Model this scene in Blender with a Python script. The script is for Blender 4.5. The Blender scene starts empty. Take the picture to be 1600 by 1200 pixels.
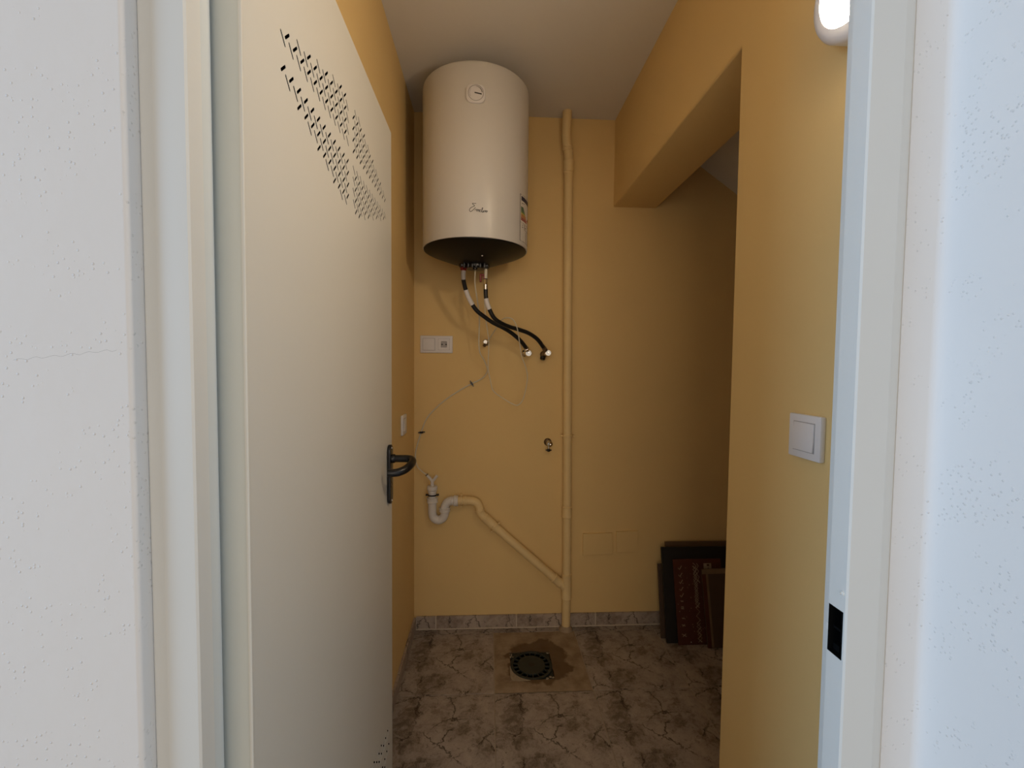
import bpy, bmesh, math, random
from mathutils import Vector, Matrix
random.seed(7)
PI = math.pi
C = bpy.context.scene.collection
scene = bpy.context.scene

# ------------------------------------------------------------ camera
yaw, pitch, roll, focal_px = .055, .0438, .0099, 686.8
cam_d = bpy.data.cameras.new('camera'); cam = bpy.data.objects.new('camera', cam_d); C.objects.link(cam)
fw = Vector((math.sin(yaw)*math.cos(pitch), math.cos(yaw)*math.cos(pitch), -math.sin(pitch)))
r0 = Vector((math.cos(yaw), -math.sin(yaw), 0)); u0 = r0.cross(fw)
rt = r0*math.cos(roll) + u0*math.sin(roll); up = -r0*math.sin(roll) + u0*math.cos(roll)
m = Matrix((rt, up, -fw)).transposed().to_4x4(); m.translation = Vector((0, 0, 1.2965))
cam.matrix_world = m
cam_d.sensor_fit = 'HORIZONTAL'; cam_d.sensor_width = 36; cam_d.lens = 36*focal_px/1600; cam_d.clip_start = .01
scene.camera = cam

# ------------------------------------------------------------ world, lights, exposure
W = bpy.data.worlds.new('sky'); scene.world = W; W.use_nodes = True
bg = W.node_tree.nodes['Background']; bg.inputs[0].default_value = (1.0, .96, .91, 1); bg.inputs[1].default_value = .32
scene.view_settings.view_transform = 'Standard'; scene.view_settings.look = 'None'
scene.view_settings.gamma = 1; scene.view_settings.use_curve_mapping = False
scene.view_settings.exposure = 0

def area(name, loc, target, size, power, col):
    d = bpy.data.lights.new(name, 'AREA'); d.shape = 'RECTANGLE'; d.size, d.size_y = size
    d.energy = power; d.color = col
    o = bpy.data.objects.new(name, d); C.objects.link(o); o.location = loc
    o.rotation_euler = (Vector(target) - Vector(loc)).to_track_quat('-Z', 'Y').to_euler()
    return o
# daylight of the open side behind the photographer: cooler from the left, warmer from straight behind
area('daylight_left', (-2.7, -.20, 1.6), (.57, .05, 1.25), (1.0, 2.2), 57, (.40, .66, 1.0))
area('daylight_behind', (-.25, -2.6, 1.6), (.0, .5, 1.25), (1.4, 2.0), 23, (1.0, .80, .61))

# ------------------------------------------------------------ materials
def lin(c):
    return tuple(((v/255)/12.92 if v/255 <= .04045 else ((v/255+.055)/1.055)**2.4) for v in c)
def N(nt, t, **kw):
    n = nt.nodes.new(t)
    for k, v in kw.items():
        if k in n.inputs: n.inputs[k].default_value = v
        else: setattr(n, k, v)
    return n
def base_mat(name, col, rough=.5, metal=0, spec=.5):
    m = bpy.data.materials.new(name); m.use_nodes = True; nt = m.node_tree
    b = nt.nodes['Principled BSDF']
    b.inputs['Base Color'].default_value = (*col, 1); b.inputs['Roughness'].default_value = rough
    b.inputs['Metallic'].default_value = metal; b.inputs['Specular IOR Level'].default_value = spec
    return m, nt, b
def mat(name, col, rough=.5, metal=0, spec=.5, var=.06, scale=8, bump=0, bscale=60, coord='Object', bdist=.002):
    """plain surface with a little procedural colour variation and relief"""
    m, nt, b = base_mat(name, col, rough, metal, spec)
    tc = N(nt, 'ShaderNodeTexCoord')
    src = tc.outputs[coord]
    n = N(nt, 'ShaderNodeTexNoise', Scale=scale, Detail=4.0); nt.links.new(src, n.inputs['Vector'])
    mx = N(nt, 'ShaderNodeMix', data_type='RGBA')
    mx.inputs[6].default_value = (*[max(0, c*(1-var)) for c in col], 1)
    mx.inputs[7].default_value = (*[min(1, c*(1+var)) for c in col], 1)
    nt.links.new(n.outputs['Fac'], mx.inputs[0]); nt.links.new(mx.outputs[2], b.inputs['Base Color'])
    if bump:
        n2 = N(nt, 'ShaderNodeTexNoise', Scale=bscale, Detail=3.0); nt.links.new(src, n2.inputs['Vector'])
        bp = N(nt, 'ShaderNodeBump', Strength=bump, Distance=bdist); nt.links.new(n2.outputs['Fac'], bp.inputs['Height'])
        nt.links.new(bp.outputs['Normal'], b.inputs['Normal'])
    return m

def plaster_white():
    m, nt, b = base_mat('white_plaster', (.80, .79, .77), .75, spec=.25)
    tc = N(nt, 'ShaderNodeTexCoord')
    w = N(nt, 'ShaderNodeTexNoise', Scale=7.0, Detail=3.0); nt.links.new(tc.outputs['Object'], w.inputs['Vector'])
    # sparse grains of roller-painted render
    v = N(nt, 'ShaderNodeTexVoronoi', Scale=210.0); nt.links.new(tc.outputs['Object'], v.inputs['Vector'])
    cl = N(nt, 'ShaderNodeTexNoise', Scale=22.0, Detail=2.0); nt.links.new(tc.outputs['Object'], cl.inputs['Vector'])
    grain = N(nt, 'ShaderNodeMapRange'); grain.inputs[1].default_value = .30; grain.inputs[2].default_value = .08
    nt.links.new(v.outputs['Distance'], grain.inputs[0])
    sep = N(nt, 'ShaderNodeSeparateColor'); nt.links.new(v.outputs['Color'], sep.inputs[0])
    g1 = N(nt, 'ShaderNodeMath', operation='GREATER_THAN'); g1.inputs[1].default_value = .72; nt.links.new(sep.outputs[0], g1.inputs[0])
    g2 = N(nt, 'ShaderNodeMapRange'); g2.inputs[1].default_value = .46; g2.inputs[2].default_value = .54; nt.links.new(cl.outputs['Fac'], g2.inputs[0])
    a = N(nt, 'ShaderNodeMath', operation='MULTIPLY'); nt.links.new(grain.outputs[0], a.inputs[0]); nt.links.new(g1.outputs[0], a.inputs[1])
    a2 = N(nt, 'ShaderNodeMath', operation='MULTIPLY'); nt.links.new(a.outputs[0], a2.inputs[0]); nt.links.new(g2.outputs[0], a2.inputs[1])
    f = N(nt, 'ShaderNodeTexNoise', Scale=60.0, Detail=3.0); nt.links.new(tc.outputs['Object'], f.inputs['Vector'])
    f2 = N(nt, 'ShaderNodeMath', operation='MULTIPLY'); f2.inputs[1].default_value = .22; nt.links.new(f.outputs['Fac'], f2.inputs[0])
    w2 = N(nt, 'ShaderNodeMath', operation='MULTIPLY_ADD'); w2.inputs[1].default_value = .9
    nt.links.new(w.outputs['Fac'], w2.inputs[0]); nt.links.new(f2.outputs[0], w2.inputs[2])
    h = N(nt, 'ShaderNodeMath', operation='MULTIPLY_ADD'); h.inputs[1].default_value = .8
    nt.links.new(a2.outputs[0], h.inputs[0]); nt.links.new(w2.outputs[0], h.inputs[2])
    bp = N(nt, 'ShaderNodeBump', Strength=.55, Distance=.0022); nt.links.new(h.outputs[0], bp.inputs['Height'])
    nt.links.new(bp.outputs['Normal'], b.inputs['Normal'])
    cr = N(nt, 'ShaderNodeMix', data_type='RGBA'); cr.inputs[6].default_value = (.78, .77, .75, 1); cr.inputs[7].default_value = (.82, .81, .79, 1)
    nt.links.new(w.outputs['Fac'], cr.inputs[0]); nt.links.new(cr.outputs[2], b.inputs['Base Color'])
    return m

def marble(name, light, dark, vein):
    m, nt, b = base_mat(name, light, .38, spec=.4)
    tc = N(nt, 'ShaderNodeTexCoord'); mp = N(nt, 'ShaderNodeMapping'); mp.inputs['Location'].default_value = (3.1, 1.7, .4)
    nt.links.new(tc.outputs['Object'], mp.inputs[0])
    warp = N(nt, 'ShaderNodeTexNoise', Scale=9.0, Detail=6.0, Roughness=.65); nt.links.new(mp.outputs[0], warp.inputs['Vector'])
    wv = N(nt, 'ShaderNodeVectorMath', operation='SCALE'); wv.inputs['Scale'].default_value = .13
    nt.links.new(warp.outputs['Color'], wv.inputs[0])
    ad = N(nt, 'ShaderNodeVectorMath', operation='ADD'); nt.links.new(mp.outputs[0], ad.inputs[0]); nt.links.new(wv.outputs[0], ad.inputs[1])
    cloud = N(nt, 'ShaderNodeTexNoise', Scale=7.0, Detail=10.0, Roughness=.78); nt.links.new(ad.outputs[0], cloud.inputs['Vector'])
    cr = N(nt, 'ShaderNodeValToRGB'); nt.links.new(cloud.outputs['Fac'], cr.inputs[0])
    e = cr.color_ramp.elements; e[0].position = .38; e[0].color = (*dark, 1); e[1].position = .68; e[1].color = (*light, 1)
    k = cr.color_ramp.elements.new(.49); k.color = (*[(x*.6+y*.4) for x, y in zip(light, dark)], 1)
    vo = N(nt, 'ShaderNodeTexVoronoi', feature='DISTANCE_TO_EDGE', Scale=7.5); nt.links.new(ad.outputs[0], vo.inputs['Vector'])
    vr = N(nt, 'ShaderNodeMapRange'); vr.inputs[1].default_value = .03; vr.inputs[2].default_value = .0; nt.links.new(vo.outputs['Distance'], vr.inputs[0])
    vm = N(nt, 'ShaderNodeTexNoise', Scale=11.0, Detail=3.0); nt.links.new(mp.outputs[0], vm.inputs['Vector'])
    vm2 = N(nt, 'ShaderNodeMapRange'); vm2.inputs[1].default_value = .42; vm2.inputs[2].default_value = .55; nt.links.new(vm.outputs['Fac'], vm2.inputs[0])
    mu = N(nt, 'ShaderNodeMath', operation='MULTIPLY'); nt.links.new(vr.outputs[0], mu.inputs[0]); nt.links.new(vm2.outputs[0], mu.inputs[1])
    mx = N(nt, 'ShaderNodeMix', data_type='RGBA'); mx.inputs[7].default_value = (*vein, 1)
    nt.links.new(mu.outputs[0], mx.inputs[0]); nt.links.new(cr.outputs[0], mx.inputs[6])
    fine = N(nt, 'ShaderNodeTexNoise', Scale=55.0, Detail=5.0, Roughness=.7); nt.links.new(ad.outputs[0], fine.inputs['Vector'])
    fr = N(nt, 'ShaderNodeMapRange'); fr.inputs[1].default_value = .43; fr.inputs[2].default_value = .31; fr.inputs[4].default_value = .7
    nt.links.new(fine.outputs['Fac'], fr.inputs[0])
    mx2 = N(nt, 'ShaderNodeMix', data_type='RGBA'); mx2.inputs[7].default_value = (*vein, 1)
    nt.links.new(fr.outputs[0], mx2.inputs[0]); nt.links.new(mx.outputs[2], mx2.inputs[6])
    nt.links.new(mx2.outputs[2], b.inputs['Base Color'])
    bp = N(nt, 'ShaderNodeBump', Strength=.15, Distance=.001); nt.links.new(cloud.outputs['Fac'], bp.inputs['Height'])
    nt.links.new(bp.outputs['Normal'], b.inputs['Normal'])
    return m

YEL = (.80, .575, .255)
M = {}
M['yellow'] = mat('yellow_wall_paint', YEL, .7, spec=.25, var=.035, scale=3, bump=.25, bscale=35)
M['yellow_pipe'] = mat('yellow_painted_plastic', (.84, .63, .31), .5, spec=.35, var=.05, scale=20)
M['ceiling'] = mat('ceiling_paint', (.78, .745, .69), .8, spec=.2, var=.05, scale=2.5, bump=.2, bscale=25)
M['plaster'] = plaster_white()
M['frame'] = mat('painted_steel_frame', (.72, .72, .68), .45, spec=.4, var=.03, scale=6, bump=.12, bscale=14)
M['door'] = mat('painted_door_sheet', (.71, .69, .62), .42, spec=.4, var=.02, scale=4)
M['door_edge'] = mat('folded_door_edge', (.62, .63, .57), .45, spec=.4, var=.03, scale=8)
M['seal'] = mat('pale_rubber_seal', (.66, .69, .68), .55, spec=.3, var=.03)
M['door_core'] = mat('door_cavity_dark', (.004, .004, .004), .9, spec=.05, var=.1)
M['black'] = mat('black_plastic', (.006, .006, .007), .32, spec=.5, var=.2, scale=30)
M['black_lid'] = mat('black_heater_lid', (.003, .003, .004), .40, spec=.25, var=.1)
M['black_matt'] = mat('matt_black', (.003, .003, .003), .85, spec=.1, var=.1)
M['rubber'] = mat('black_rubber', (.009, .009, .010), .42, spec=.5, var=.2, scale=60)
M['heater'] = mat('white_enamel', (.68, .65, .60), .33, spec=.45, var=.01)
M['white'] = mat('white_plastic', (.80, .77, .76), .4, spec=.45, var=.02)
M['white_pipe'] = mat('white_plumbing_plastic', (.76, .73, .69), .38, spec=.45, var=.03, scale=20)
M['grey_plastic_and_shade'] = mat('grey_plastic_and_shade', (.42, .39, .38), .45, var=.02)  # grey plastic parts, also painted shade inside the white socket cup
M['slot'] = mat('dark_hole_shade', (.01, .009, .008), .8, var=.1)  # dark of the pin holes and painted shade on the earth clips
M['chrome'] = mat('chrome', (.78, .76, .72), .16, metal=1, var=.03)
M['brass'] = mat('dull_brass', (.22, .17, .12), .38, metal=.9, var=.15, scale=60)
M['red'] = mat('red_plastic', (.20, .015, .012), .45, var=.1)
M['cream'] = mat('cream_tube', (.72, .66, .52), .4, var=.04)
M['tile'] = marble('marbled_floor_tile', (.50, .43, .37), (.15, .115, .09), (.025, .016, .012))
M['skirt'] = marble('marbled_skirting_tile', (.52, .43, .35), (.25, .19, .15), (.06, .045, .04))
M['grout'] = mat('pale_grout', (.40, .33, .25), .85, var=.15, scale=30)
M['grout_pale'] = mat('skirting_grout', (.60, .52, .42), .85, var=.1, scale=30)
M['concrete'] = mat('porch_concrete', (.45, .43, .40), .85, var=.1, scale=5, bump=.3)
M['drain'] = mat('dark_green_drain_plastic', (.022, .027, .022), .55, var=.25, scale=40)
M['drain_lid'] = mat('drain_centre_plate', (.030, .024, .018), .7, var=.2, scale=40)
M['debris'] = mat('mortar_crumbs', (.36, .30, .21), .9, var=.25, scale=80)
M['ink'] = mat('black_ink', (.006, .006, .006), .5, var=.1)
M['wood'] = mat('worn_brown_board', (.16, .095, .045), .7, var=.35, scale=9, bump=.2)
M['dark_board'] = mat('black_board', (.012, .012, .011), .55, var=.4, scale=12)
M['red_board'] = mat('maroon_board', (.085, .020, .008), .6, var=.25, scale=14)
M['glue'] = mat('dried_adhesive', (.36, .27, .18), .85, var=.35, scale=60)
M['brown_board'] = mat('brown_board', (.085, .050, .028), .6, var=.35, scale=8)
M['board_edge'] = mat('tan_board_edge', (.20, .13, .07), .7, var=.3, scale=20)
for k, c in (('label_paper', (.78, .74, .68)), ('label_blue', (.012, .02, .06)), ('label_green', (.01, .09, .03)),
             ('label_lime', (.10, .22, .02)), ('label_orange', (.55, .20, .02)), ('label_red', (.35, .03, .02)), ('label_yellow', (.55, .42, .04))):
    M[k] = mat(k, c, .5, var=.02)

def cement_mat():
    m, nt, b = base_mat('stained_cement', (.4, .32, .2), .8, spec=.25)
    tc = N(nt, 'ShaderNodeTexCoord')
    n = N(nt, 'ShaderNodeTexNoise', Scale=14.0, Detail=6.0, Roughness=.6); nt.links.new(tc.outputs['Object'], n.inputs['Vector'])
    cr = N(nt, 'ShaderNodeValToRGB'); nt.links.new(n.outputs['Fac'], cr.inputs[0])
    e = cr.color_ramp.elements; e[0].position = .35; e[0].color = (.25, .18, .115, 1); e[1].position = .60; e[1].color = (.39, .30, .20, 1)
    # brown damp stain round the drain, with its own ragged outline
    mp = N(nt, 'ShaderNodeMapping'); mp.inputs['Location'].default_value = (-.232, -1.866, 0); nt.links.new(tc.outputs['Object'], mp.inputs[0])
    wn = N(nt, 'ShaderNodeTexNoise', Scale=12.0, Detail=3.0); nt.links.new(tc.outputs['Object'], wn.inputs['Vector'])
    ws = N(nt, 'ShaderNodeVectorMath', operation='MULTIPLY_ADD'); ws.inputs[1].default_value = (.16, .16, 0)
    ws.inputs[2].default_value = (-.08, -.08, 0); nt.links.new(wn.outputs['Color'], ws.inputs[0])
    ad = N(nt, 'ShaderNodeVectorMath', operation='ADD'); nt.links.new(mp.outputs[0], ad.inputs[0]); nt.links.new(ws.outputs[0], ad.inputs[1])
    ln = N(nt, 'ShaderNodeVectorMath', operation='LENGTH'); nt.links.new(ad.outputs[0], ln.inputs[0])
    r = N(nt, 'ShaderNodeMapRange'); r.inputs[1].default_value = .15; r.inputs[2].default_value = .135; r.inputs[4].default_value = .8; nt.links.new(ln.outputs['Value'], r.inputs[0])
    mx = N(nt, 'ShaderNodeMix', data_type='RGBA'); mx.inputs[7].default_value = (.115, .066, .026, 1)
    nt.links.new(r.outputs[0], mx.inputs[0]); nt.links.new(cr.outputs[0], mx.inputs[6]); nt.links.new(mx.outputs[2], b.inputs['Base Color'])
    bp = N(nt, 'ShaderNodeBump', Strength=.5, Distance=.002); nt.links.new(n.outputs['Fac'], bp.inputs['Height']); nt.links.new(bp.outputs['Normal'], b.inputs['Normal'])
    return m
M['cement'] = cement_mat()
def lamp_mat():
    m, nt, b = base_mat('lit_diffuser', (.9, .88, .85), .5)
    b.inputs['Emission Color'].default_value = (1.0, .79, .56, 1); b.inputs['Emission Strength'].default_value = 84
    return m
M['lamp'] = lamp_mat()

# ------------------------------------------------------------ helpers
def obj(name, bm, m, parent=None, smooth=False, recalc=True):
    if recalc: bmesh.ops.recalc_face_normals(bm, faces=bm.faces)
    me = bpy.data.meshes.new(name); bm.to_mesh(me); bm.free()
    if m: me.materials.append(M[m] if isinstance(m, str) else m)
    if smooth:
        me.polygons.foreach_set('use_smooth', [True]*len(me.polygons))
        try: me.set_sharp_from_angle(angle=math.radians(38))
        except Exception: pass
    o = bpy.data.objects.new(name, me); C.objects.link(o)
    if parent:
        o.parent = parent
        o.matrix_parent_inverse = Matrix.Translation(-parent.matrix_basis.translation) if not parent.get('_tilt') else parent.matrix_basis.inverted()
    return o
def thing(name, label, cat, loc=(0, 0, 0), group=None):
    o = bpy.data.objects.new(name, None); o.empty_display_size = .05; C.objects.link(o); o.location = loc
    o['label'] = label; o['category'] = cat
    if group: o['group'] = group
    return o
def tag(o, label, cat, kind=None, group=None):
    o['label'] = label; o['category'] = cat
    if kind: o['kind'] = kind
    if group: o['group'] = group
    return o
def struct(name, bm, m, label, cat, smooth=False):
    return tag(obj(name, bm, m, smooth=smooth), label, cat, 'structure')

def add_box(bm, x0, x1, y0, y1, z0, z1, bev=0, seg=2, mtx=None):
    t = bmesh.new()
    vs = [t.verts.new((x, y, z)) for x in (x0, x1) for y in (y0, y1) for z in (z0, z1)]
    for f in ((0,1,3,2),(4,6,7,5),(0,4,5,1),(2,3,7,6),(0,2,6,4),(1,5,7,3)): t.faces.new([vs[i] for i in f])
    bmesh.ops.recalc_face_normals(t, faces=t.faces)
    if bev: bmesh.ops.bevel(t, geom=t.edges[:], offset=bev, segments=seg, profile=.5, affect='EDGES')
    merge(bm, t, mtx)
def merge(bm, t, mtx=None):
    if mtx is not None: bmesh.ops.transform(t, matrix=mtx, verts=t.verts)
    me = bpy.data.meshes.new('tmp'); t.to_mesh(me); t.free(); bm.from_mesh(me); bpy.data.meshes.remove(me)
def box(*a, **k):
    bm = bmesh.new(); add_box(bm, *a, **k); return bm
def add_prism(bm, poly, lo, hi, axis='z', bev=0, mtx=None):
    """extrude a 2D polygon: axis z: (x,y); axis x: (y,z); axis y: (x,z)"""
    t = bmesh.new()
    def P(a, b, h): return (a, b, h) if axis == 'z' else ((h, a, b) if axis == 'x' else (a, h, b))
    n = len(poly)
    A = [t.verts.new(P(a, b, lo)) for a, b in poly]; B = [t.verts.new(P(a, b, hi)) for a, b in poly]
    t.faces.new(A); t.faces.new(B[::-1])
    for i in range(n): t.faces.new((A[i], B[i], B[(i+1) % n], A[(i+1) % n]))
    bmesh.ops.recalc_face_normals(t, faces=t.faces)
    if bev: bmesh.ops.bevel(t, geom=t.edges[:], offset=bev, segments=2, profile=.5, affect='EDGES')
    merge(bm, t, mtx)
def add_lathe(bm, prof, loc=(0, 0, 0), direction=(0, 0, 1), seg=32):
    """profile [(radius, height)] turned about the direction axis"""
    t = bmesh.new(); rings = []
    for r, h in prof:
        if r < 1e-6: rings.append([t.verts.new((0, 0, h))])
        else: rings.append([t.verts.new((r*math.cos(2*PI*i/seg), r*math.sin(2*PI*i/seg), h)) for i in range(seg)])
    for a, b in zip(rings, rings[1:]):
        if len(a) == 1 and len(b) == 1: continue
        for i in range(seg):
            j = (i+1) % seg
            if len(a) == 1: t.faces.new((a[0], b[i], b[j]))
            elif len(b) == 1: t.faces.new((a[i], a[j], b[0]))
            else: t.faces.new((a[i], a[j], b[j], b[i]))
    for rg, fl in ((rings[0], True), (rings[-1], False)):
        if len(rg) > 1: t.faces.new(rg[::-1] if fl else rg)
    q = Vector((0, 0, 1)).rotation_difference(Vector(direction).normalized())
    merge(bm, t, Matrix.Translation(loc) @ q.to_matrix().to_4x4())
def catmull(pts, sub=6):
    P = [Vector(p) for p in pts]; out = []
    for i in range(len(P)-1):
        a = P[max(i-1, 0)]; b = P[i]; c = P[i+1]; d = P[min(i+2, len(P)-1)]
        for k in range(sub):
            t = k/sub
            out.append(.5*((2*b)+(-a+c)*t+(2*a-5*b+4*c-d)*t*t+(-a+3*b-3*c+d)*t**3))
    out.append(P[-1]); return out
def add_tube(bm, pts, r, seg=12, sub=6, caps=True, smooth_path=True):
    """round tube along a path, parallel-transported; r is a number or f(t)"""
    P = catmull(pts, sub) if smooth_path and len(pts) > 2 else [Vector(p) for p in pts]
    n = len(P); T = [(P[min(i+1, n-1)]-P[max(i-1, 0)]).normalized() for i in range(n)]
    ref = Vector((0, 0, 1)) if abs(T[0].z) < .9 else Vector((1, 0, 0))
    nrm = (ref - T[0]*ref.dot(T[0])).normalized(); rings = []
    for i in range(n):
        if i: nrm = (nrm - T[i]*nrm.dot(T[i])).normalized()
        bi = T[i].cross(nrm); rr = r(i/(n-1)) if callable(r) else r
        rings.append([bm.verts.new(P[i]+rr*(math.cos(2*PI*k/seg)*nrm+math.sin(2*PI*k/seg)*bi)) for k in range(seg)])
    for a, b in zip(rings, rings[1:]):
        for i in range(seg): bm.faces.new((a[i], a[(i+1) % seg], b[(i+1) % seg], b[i]))
    if caps: bm.faces.new(rings[0][::-1]); bm.faces.new(rings[-1])
def tube(*a, **k):
    bm = bmesh.new(); add_tube(bm, *a, **k); return bm
def lathe(*a, **k):
    bm = bmesh.new(); add_lathe(bm, *a, **k); return bm
def ring_prof(r, h0, h1, e=.0015): return [(r-e, h0), (r, h0+e), (r, h1-e), (r-e, h1)]
def path_slice(pts, a, b, sub=6):
    """points of the smoothed path between fractions a and b"""
    P = catmull(pts, sub); n = len(P)-1
    i0, i1 = int(round(a*n)), int(round(b*n)); return P[i0:i1+1]
def at(pts, f, sub=6):
    P = catmull(pts, sub); i = min(len(P)-2, int(f*(len(P)-1))); return P[i], (P[i+1]-P[i]).normalized()

def cut(o, cutter_bm):
    me = bpy.data.meshes.new('cut'); bmesh.ops.recalc_face_normals(cutter_bm, faces=cutter_bm.faces); cutter_bm.to_mesh(me); cutter_bm.free()
    c = bpy.data.objects.new('cut', me); C.objects.link(c)
    md = o.modifiers.new('b', 'BOOLEAN'); md.operation = 'DIFFERENCE'; md.solver = 'EXACT'; md.object = c
    bpy.context.view_layer.update(); dg = bpy.context.evaluated_depsgraph_get()
    new = bpy.data.meshes.new_from_object(o.evaluated_get(dg)); o.modifiers.clear(); old = o.data; o.data = new
    bpy.data.objects.remove(c); bpy.data.meshes.remove(me); bpy.data.meshes.remove(old)

# ------------------------------------------------------------ the room shell (metres, x right, y into the room, z up)
YB, XL, XR, ZC = 2.122, -.352, .598, 2.467
floor = struct('floor', box(-1.6, 2.1, -1.8, 2.3, -.12, -.0025), 'grout', 'grey-brown marbled tile floor of the utility room', 'floor')
struct('wall_back', box(-.5, 2.1, YB, YB+.14, -.1, 2.6), 'yellow', 'ochre yellow painted wall carrying the water heater', 'wall')
struct('wall_left', box(-.5, XL, .60, YB, -.1, 2.6), 'yellow', 'ochre yellow side wall beside the open door', 'wall')
# right wall: pier near the door and the thick beam that runs on over the opening to the back wall
bm = bmesh.new()
prof = [(.60, -.05), (1.054, -.05), (1.054, 2.06), (YB, 2.06), (YB, 2.6), (.60, 2.6)]
add_prism(bm, prof, XR, .808, 'x')
t_e = [e for e in bm.edges if (abs(e.verts[0].co.x-e.verts[1].co.x) < 1e-6)]
bmesh.ops.remove_doubles(bm, verts=bm.verts, dist=1e-6)
sel = [e for e in bm.edges if all(v.co.z < 2.3 and v.co.z > -.04 or v.co.z < 2.07 for v in e.verts)
       and all(abs(v.co.y-.60) > .01 for v in e.verts)
       and not all(v.co.z < 0 for v in e.verts)
       and (all(abs(v.co.x-XR) < 1e-5 for v in e.verts) or all(abs(v.co.x-.808) < 1e-5 for v in e.verts) )]
bmesh.ops.bevel(bm, geom=sel, offset=.007, segments=3, profile=.5, affect='EDGES')
struct('wall_right', bm, 'yellow', 'ochre yellow right wall with a square-cut opening under a thick beam', 'wall', smooth=True)
struct('wall_alcove_front', box(.808, 2.0, .954, 1.054, -.05, 2.6), 'yellow', 'near wall closing the space under the stairs', 'wall')
struct('wall_alcove_right', box(2.0, 2.1, .954, YB, -.05, 2.6), 'yellow', 'far end wall of the space under the stairs', 'wall')
struct('ceiling', box(-.5, .60, .47, YB+.1, ZC, ZC+.12), 'ceiling', 'flat off-white ceiling above the water heater', 'ceiling')
bm = bmesh.new(); add_prism(bm, [(.80, 2.418), (2.05, 1.556), (2.05, 1.68), (.80, 2.54)], 1.04, YB+.01, 'y')
struct('ceiling_stair', bm, 'ceiling', 'sloping grey underside of the stairs seen past the beam', 'ceiling')

# outer wall round the doorway: white roller-painted plaster with soft corners
def outer_wall(name, x0, x1, label):
    bm = bmesh.new()
    if x1 < 0: poly = [(x0, .468), (x1-.0045, .468)] + [(x1-.0045+.0045*math.sin(a), .4725-.0045*math.cos(a)) for a in (.4, .8, 1.2, 1.57)] + [(x1, .60), (x0, .60)]
    else: poly = [(x0, .60), (x0, .486)] + [(x0+.010-.010*math.cos(a), .482-.010*math.sin(a)) for a in (.0, .4, .8, 1.2, 1.57)] + [(x1, .472), (x1, .60)]
    add_prism(bm, poly, -.12, 2.6, 'z')
    return struct(name, bm, 'plaster', label, 'wall', smooth=True)
wl = outer_wall('wall_outer_left', -1.6, -.362, 'rough white plastered wall left of the doorway')
bm = bmesh.new()
poly = [(.517, .526), (.556, .526), (.561, .524), (.564, .520), (.5655, .514), (.566, .505), (.570, -1.9), (.70, -1.9), (.70, .60), (.517, .60)]
add_prism(bm, poly, -.12, 2.6, 'z')
struct('wall_outer_right', bm, 'plaster', 'bluish-white plastered side wall and narrow return right of the doorway', 'wall', smooth=True)
struct('wall_outer_top', box(-.362, .517, .475, .60, 2.08, 2.6), 'plaster', 'white plaster above the doorway', 'wall')
# hairline crack across the left plaster
M['crack'] = mat('crack_shadow', (.40, .39, .38), .9)
cp = [(-.475+.0045*i, .4682, 1.2965+.0005*i + .0009*math.sin(i*1.7)+random.uniform(-.0005, .0005)) for i in range(23)]
obj('plaster_crack', tube(cp, .00028, seg=5, sub=2), 'crack', wl)

DRX, DRY, DRH = .197, 1.838, .0915
# floor tiles: 395 mm squares, joints at x = .035 and y = 1.679
T, G = .395, .0035
tile_mesh = {}
def tile(x0, x1, y0, y1, parent=floor):
    w, d = round(x1-x0, 3), round(y1-y0, 3)
    if (w, d) not in tile_mesh:
        bm = box(-w/2+G/2, w/2-G/2, -d/2+G/2, d/2-G/2, -.008, 0, bev=.0009, seg=1)
        me = bpy.data.meshes.new('floor_tile'); bm.to_mesh(me); bm.free(); me.materials.append(M['tile']); tile_mesh[(w, d)] = me
    o = bpy.data.objects.new('floor_tile', tile_mesh[(w, d)]); C.objects.link(o)
    o.location = ((x0+x1)/2, (y0+y1)/2, random.uniform(-.0003, .0003)); o.parent = parent
xs = [XL] + [.035+T*k for k in range(0, 5)] + [2.0]
ys = [.47, 1.679-2*T, 1.679-T, 1.679, 2.074, YB]
for i in range(len(xs)-1):
    for j in range(len(ys)-1):
        if xs[i] > .8 and ys[j+1] < 1.0: continue
        if abs(xs[i]-.035) < .01 and abs(ys[j]-1.679) < .01: continue       # the mortared square round the drain
        tile(xs[i], xs[i+1], ys[j], ys[j+1])
# mortared square with the drain opening
dx, dy, dh = .197, 1.838, .089
bm = bmesh.new()
o4 = [(.038, 1.681), (.428, 1.681), (.428, 2.073), (.038, 2.073)]; i4 = [(dx-dh, dy-dh), (dx+dh, dy-dh), (dx+dh, dy+dh), (dx-dh, dy+dh)]
for k in range(4):
    a, b, c, d = o4[k], o4[(k+1) % 4], i4[(k+1) % 4], i4[k]
    n = 8; V = []
    for s in range(n+1):
        row = []
        for q in range(7):
            u, v = s/n, q/6
            p = [(a[e]*(1-u)+b[e]*u)*(1-v)+(d[e]*(1-u)+c[e]*u)*v for e in (0, 1)]
            edge = q in (0,) ; z = -.001 if edge else .0006+random.uniform(-.0007, .0007) + (.0 if s in (0, n) else 0)
            if q == 6: p = [p[0]+random.uniform(-.002, .002), p[1]+random.uniform(-.002, .002)]
            row.append(bm.verts.new((p[0], p[1], z)))
        V.append(row)
    for s in range(n):
        for q in range(6): bm.faces.new((V[s][q], V[s+1][q], V[s+1][q+1], V[s][q+1]))
    for s in range(n):   # inner lip
        l0 = bm.verts.new((V[s][6].co.x, V[s][6].co.y, -.02)); l1 = bm.verts.new((V[s+1][6].co.x, V[s+1][6].co.y, -.02)); bm.faces.new((V[s][6], V[s+1][6], l1, l0))
bmesh.ops.remove_doubles(bm, verts=bm.verts, dist=.0012)
for v in bm.verts:
    if v.co.z > -.005: v.co.z = max(v.co.z, -.0008)
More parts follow.
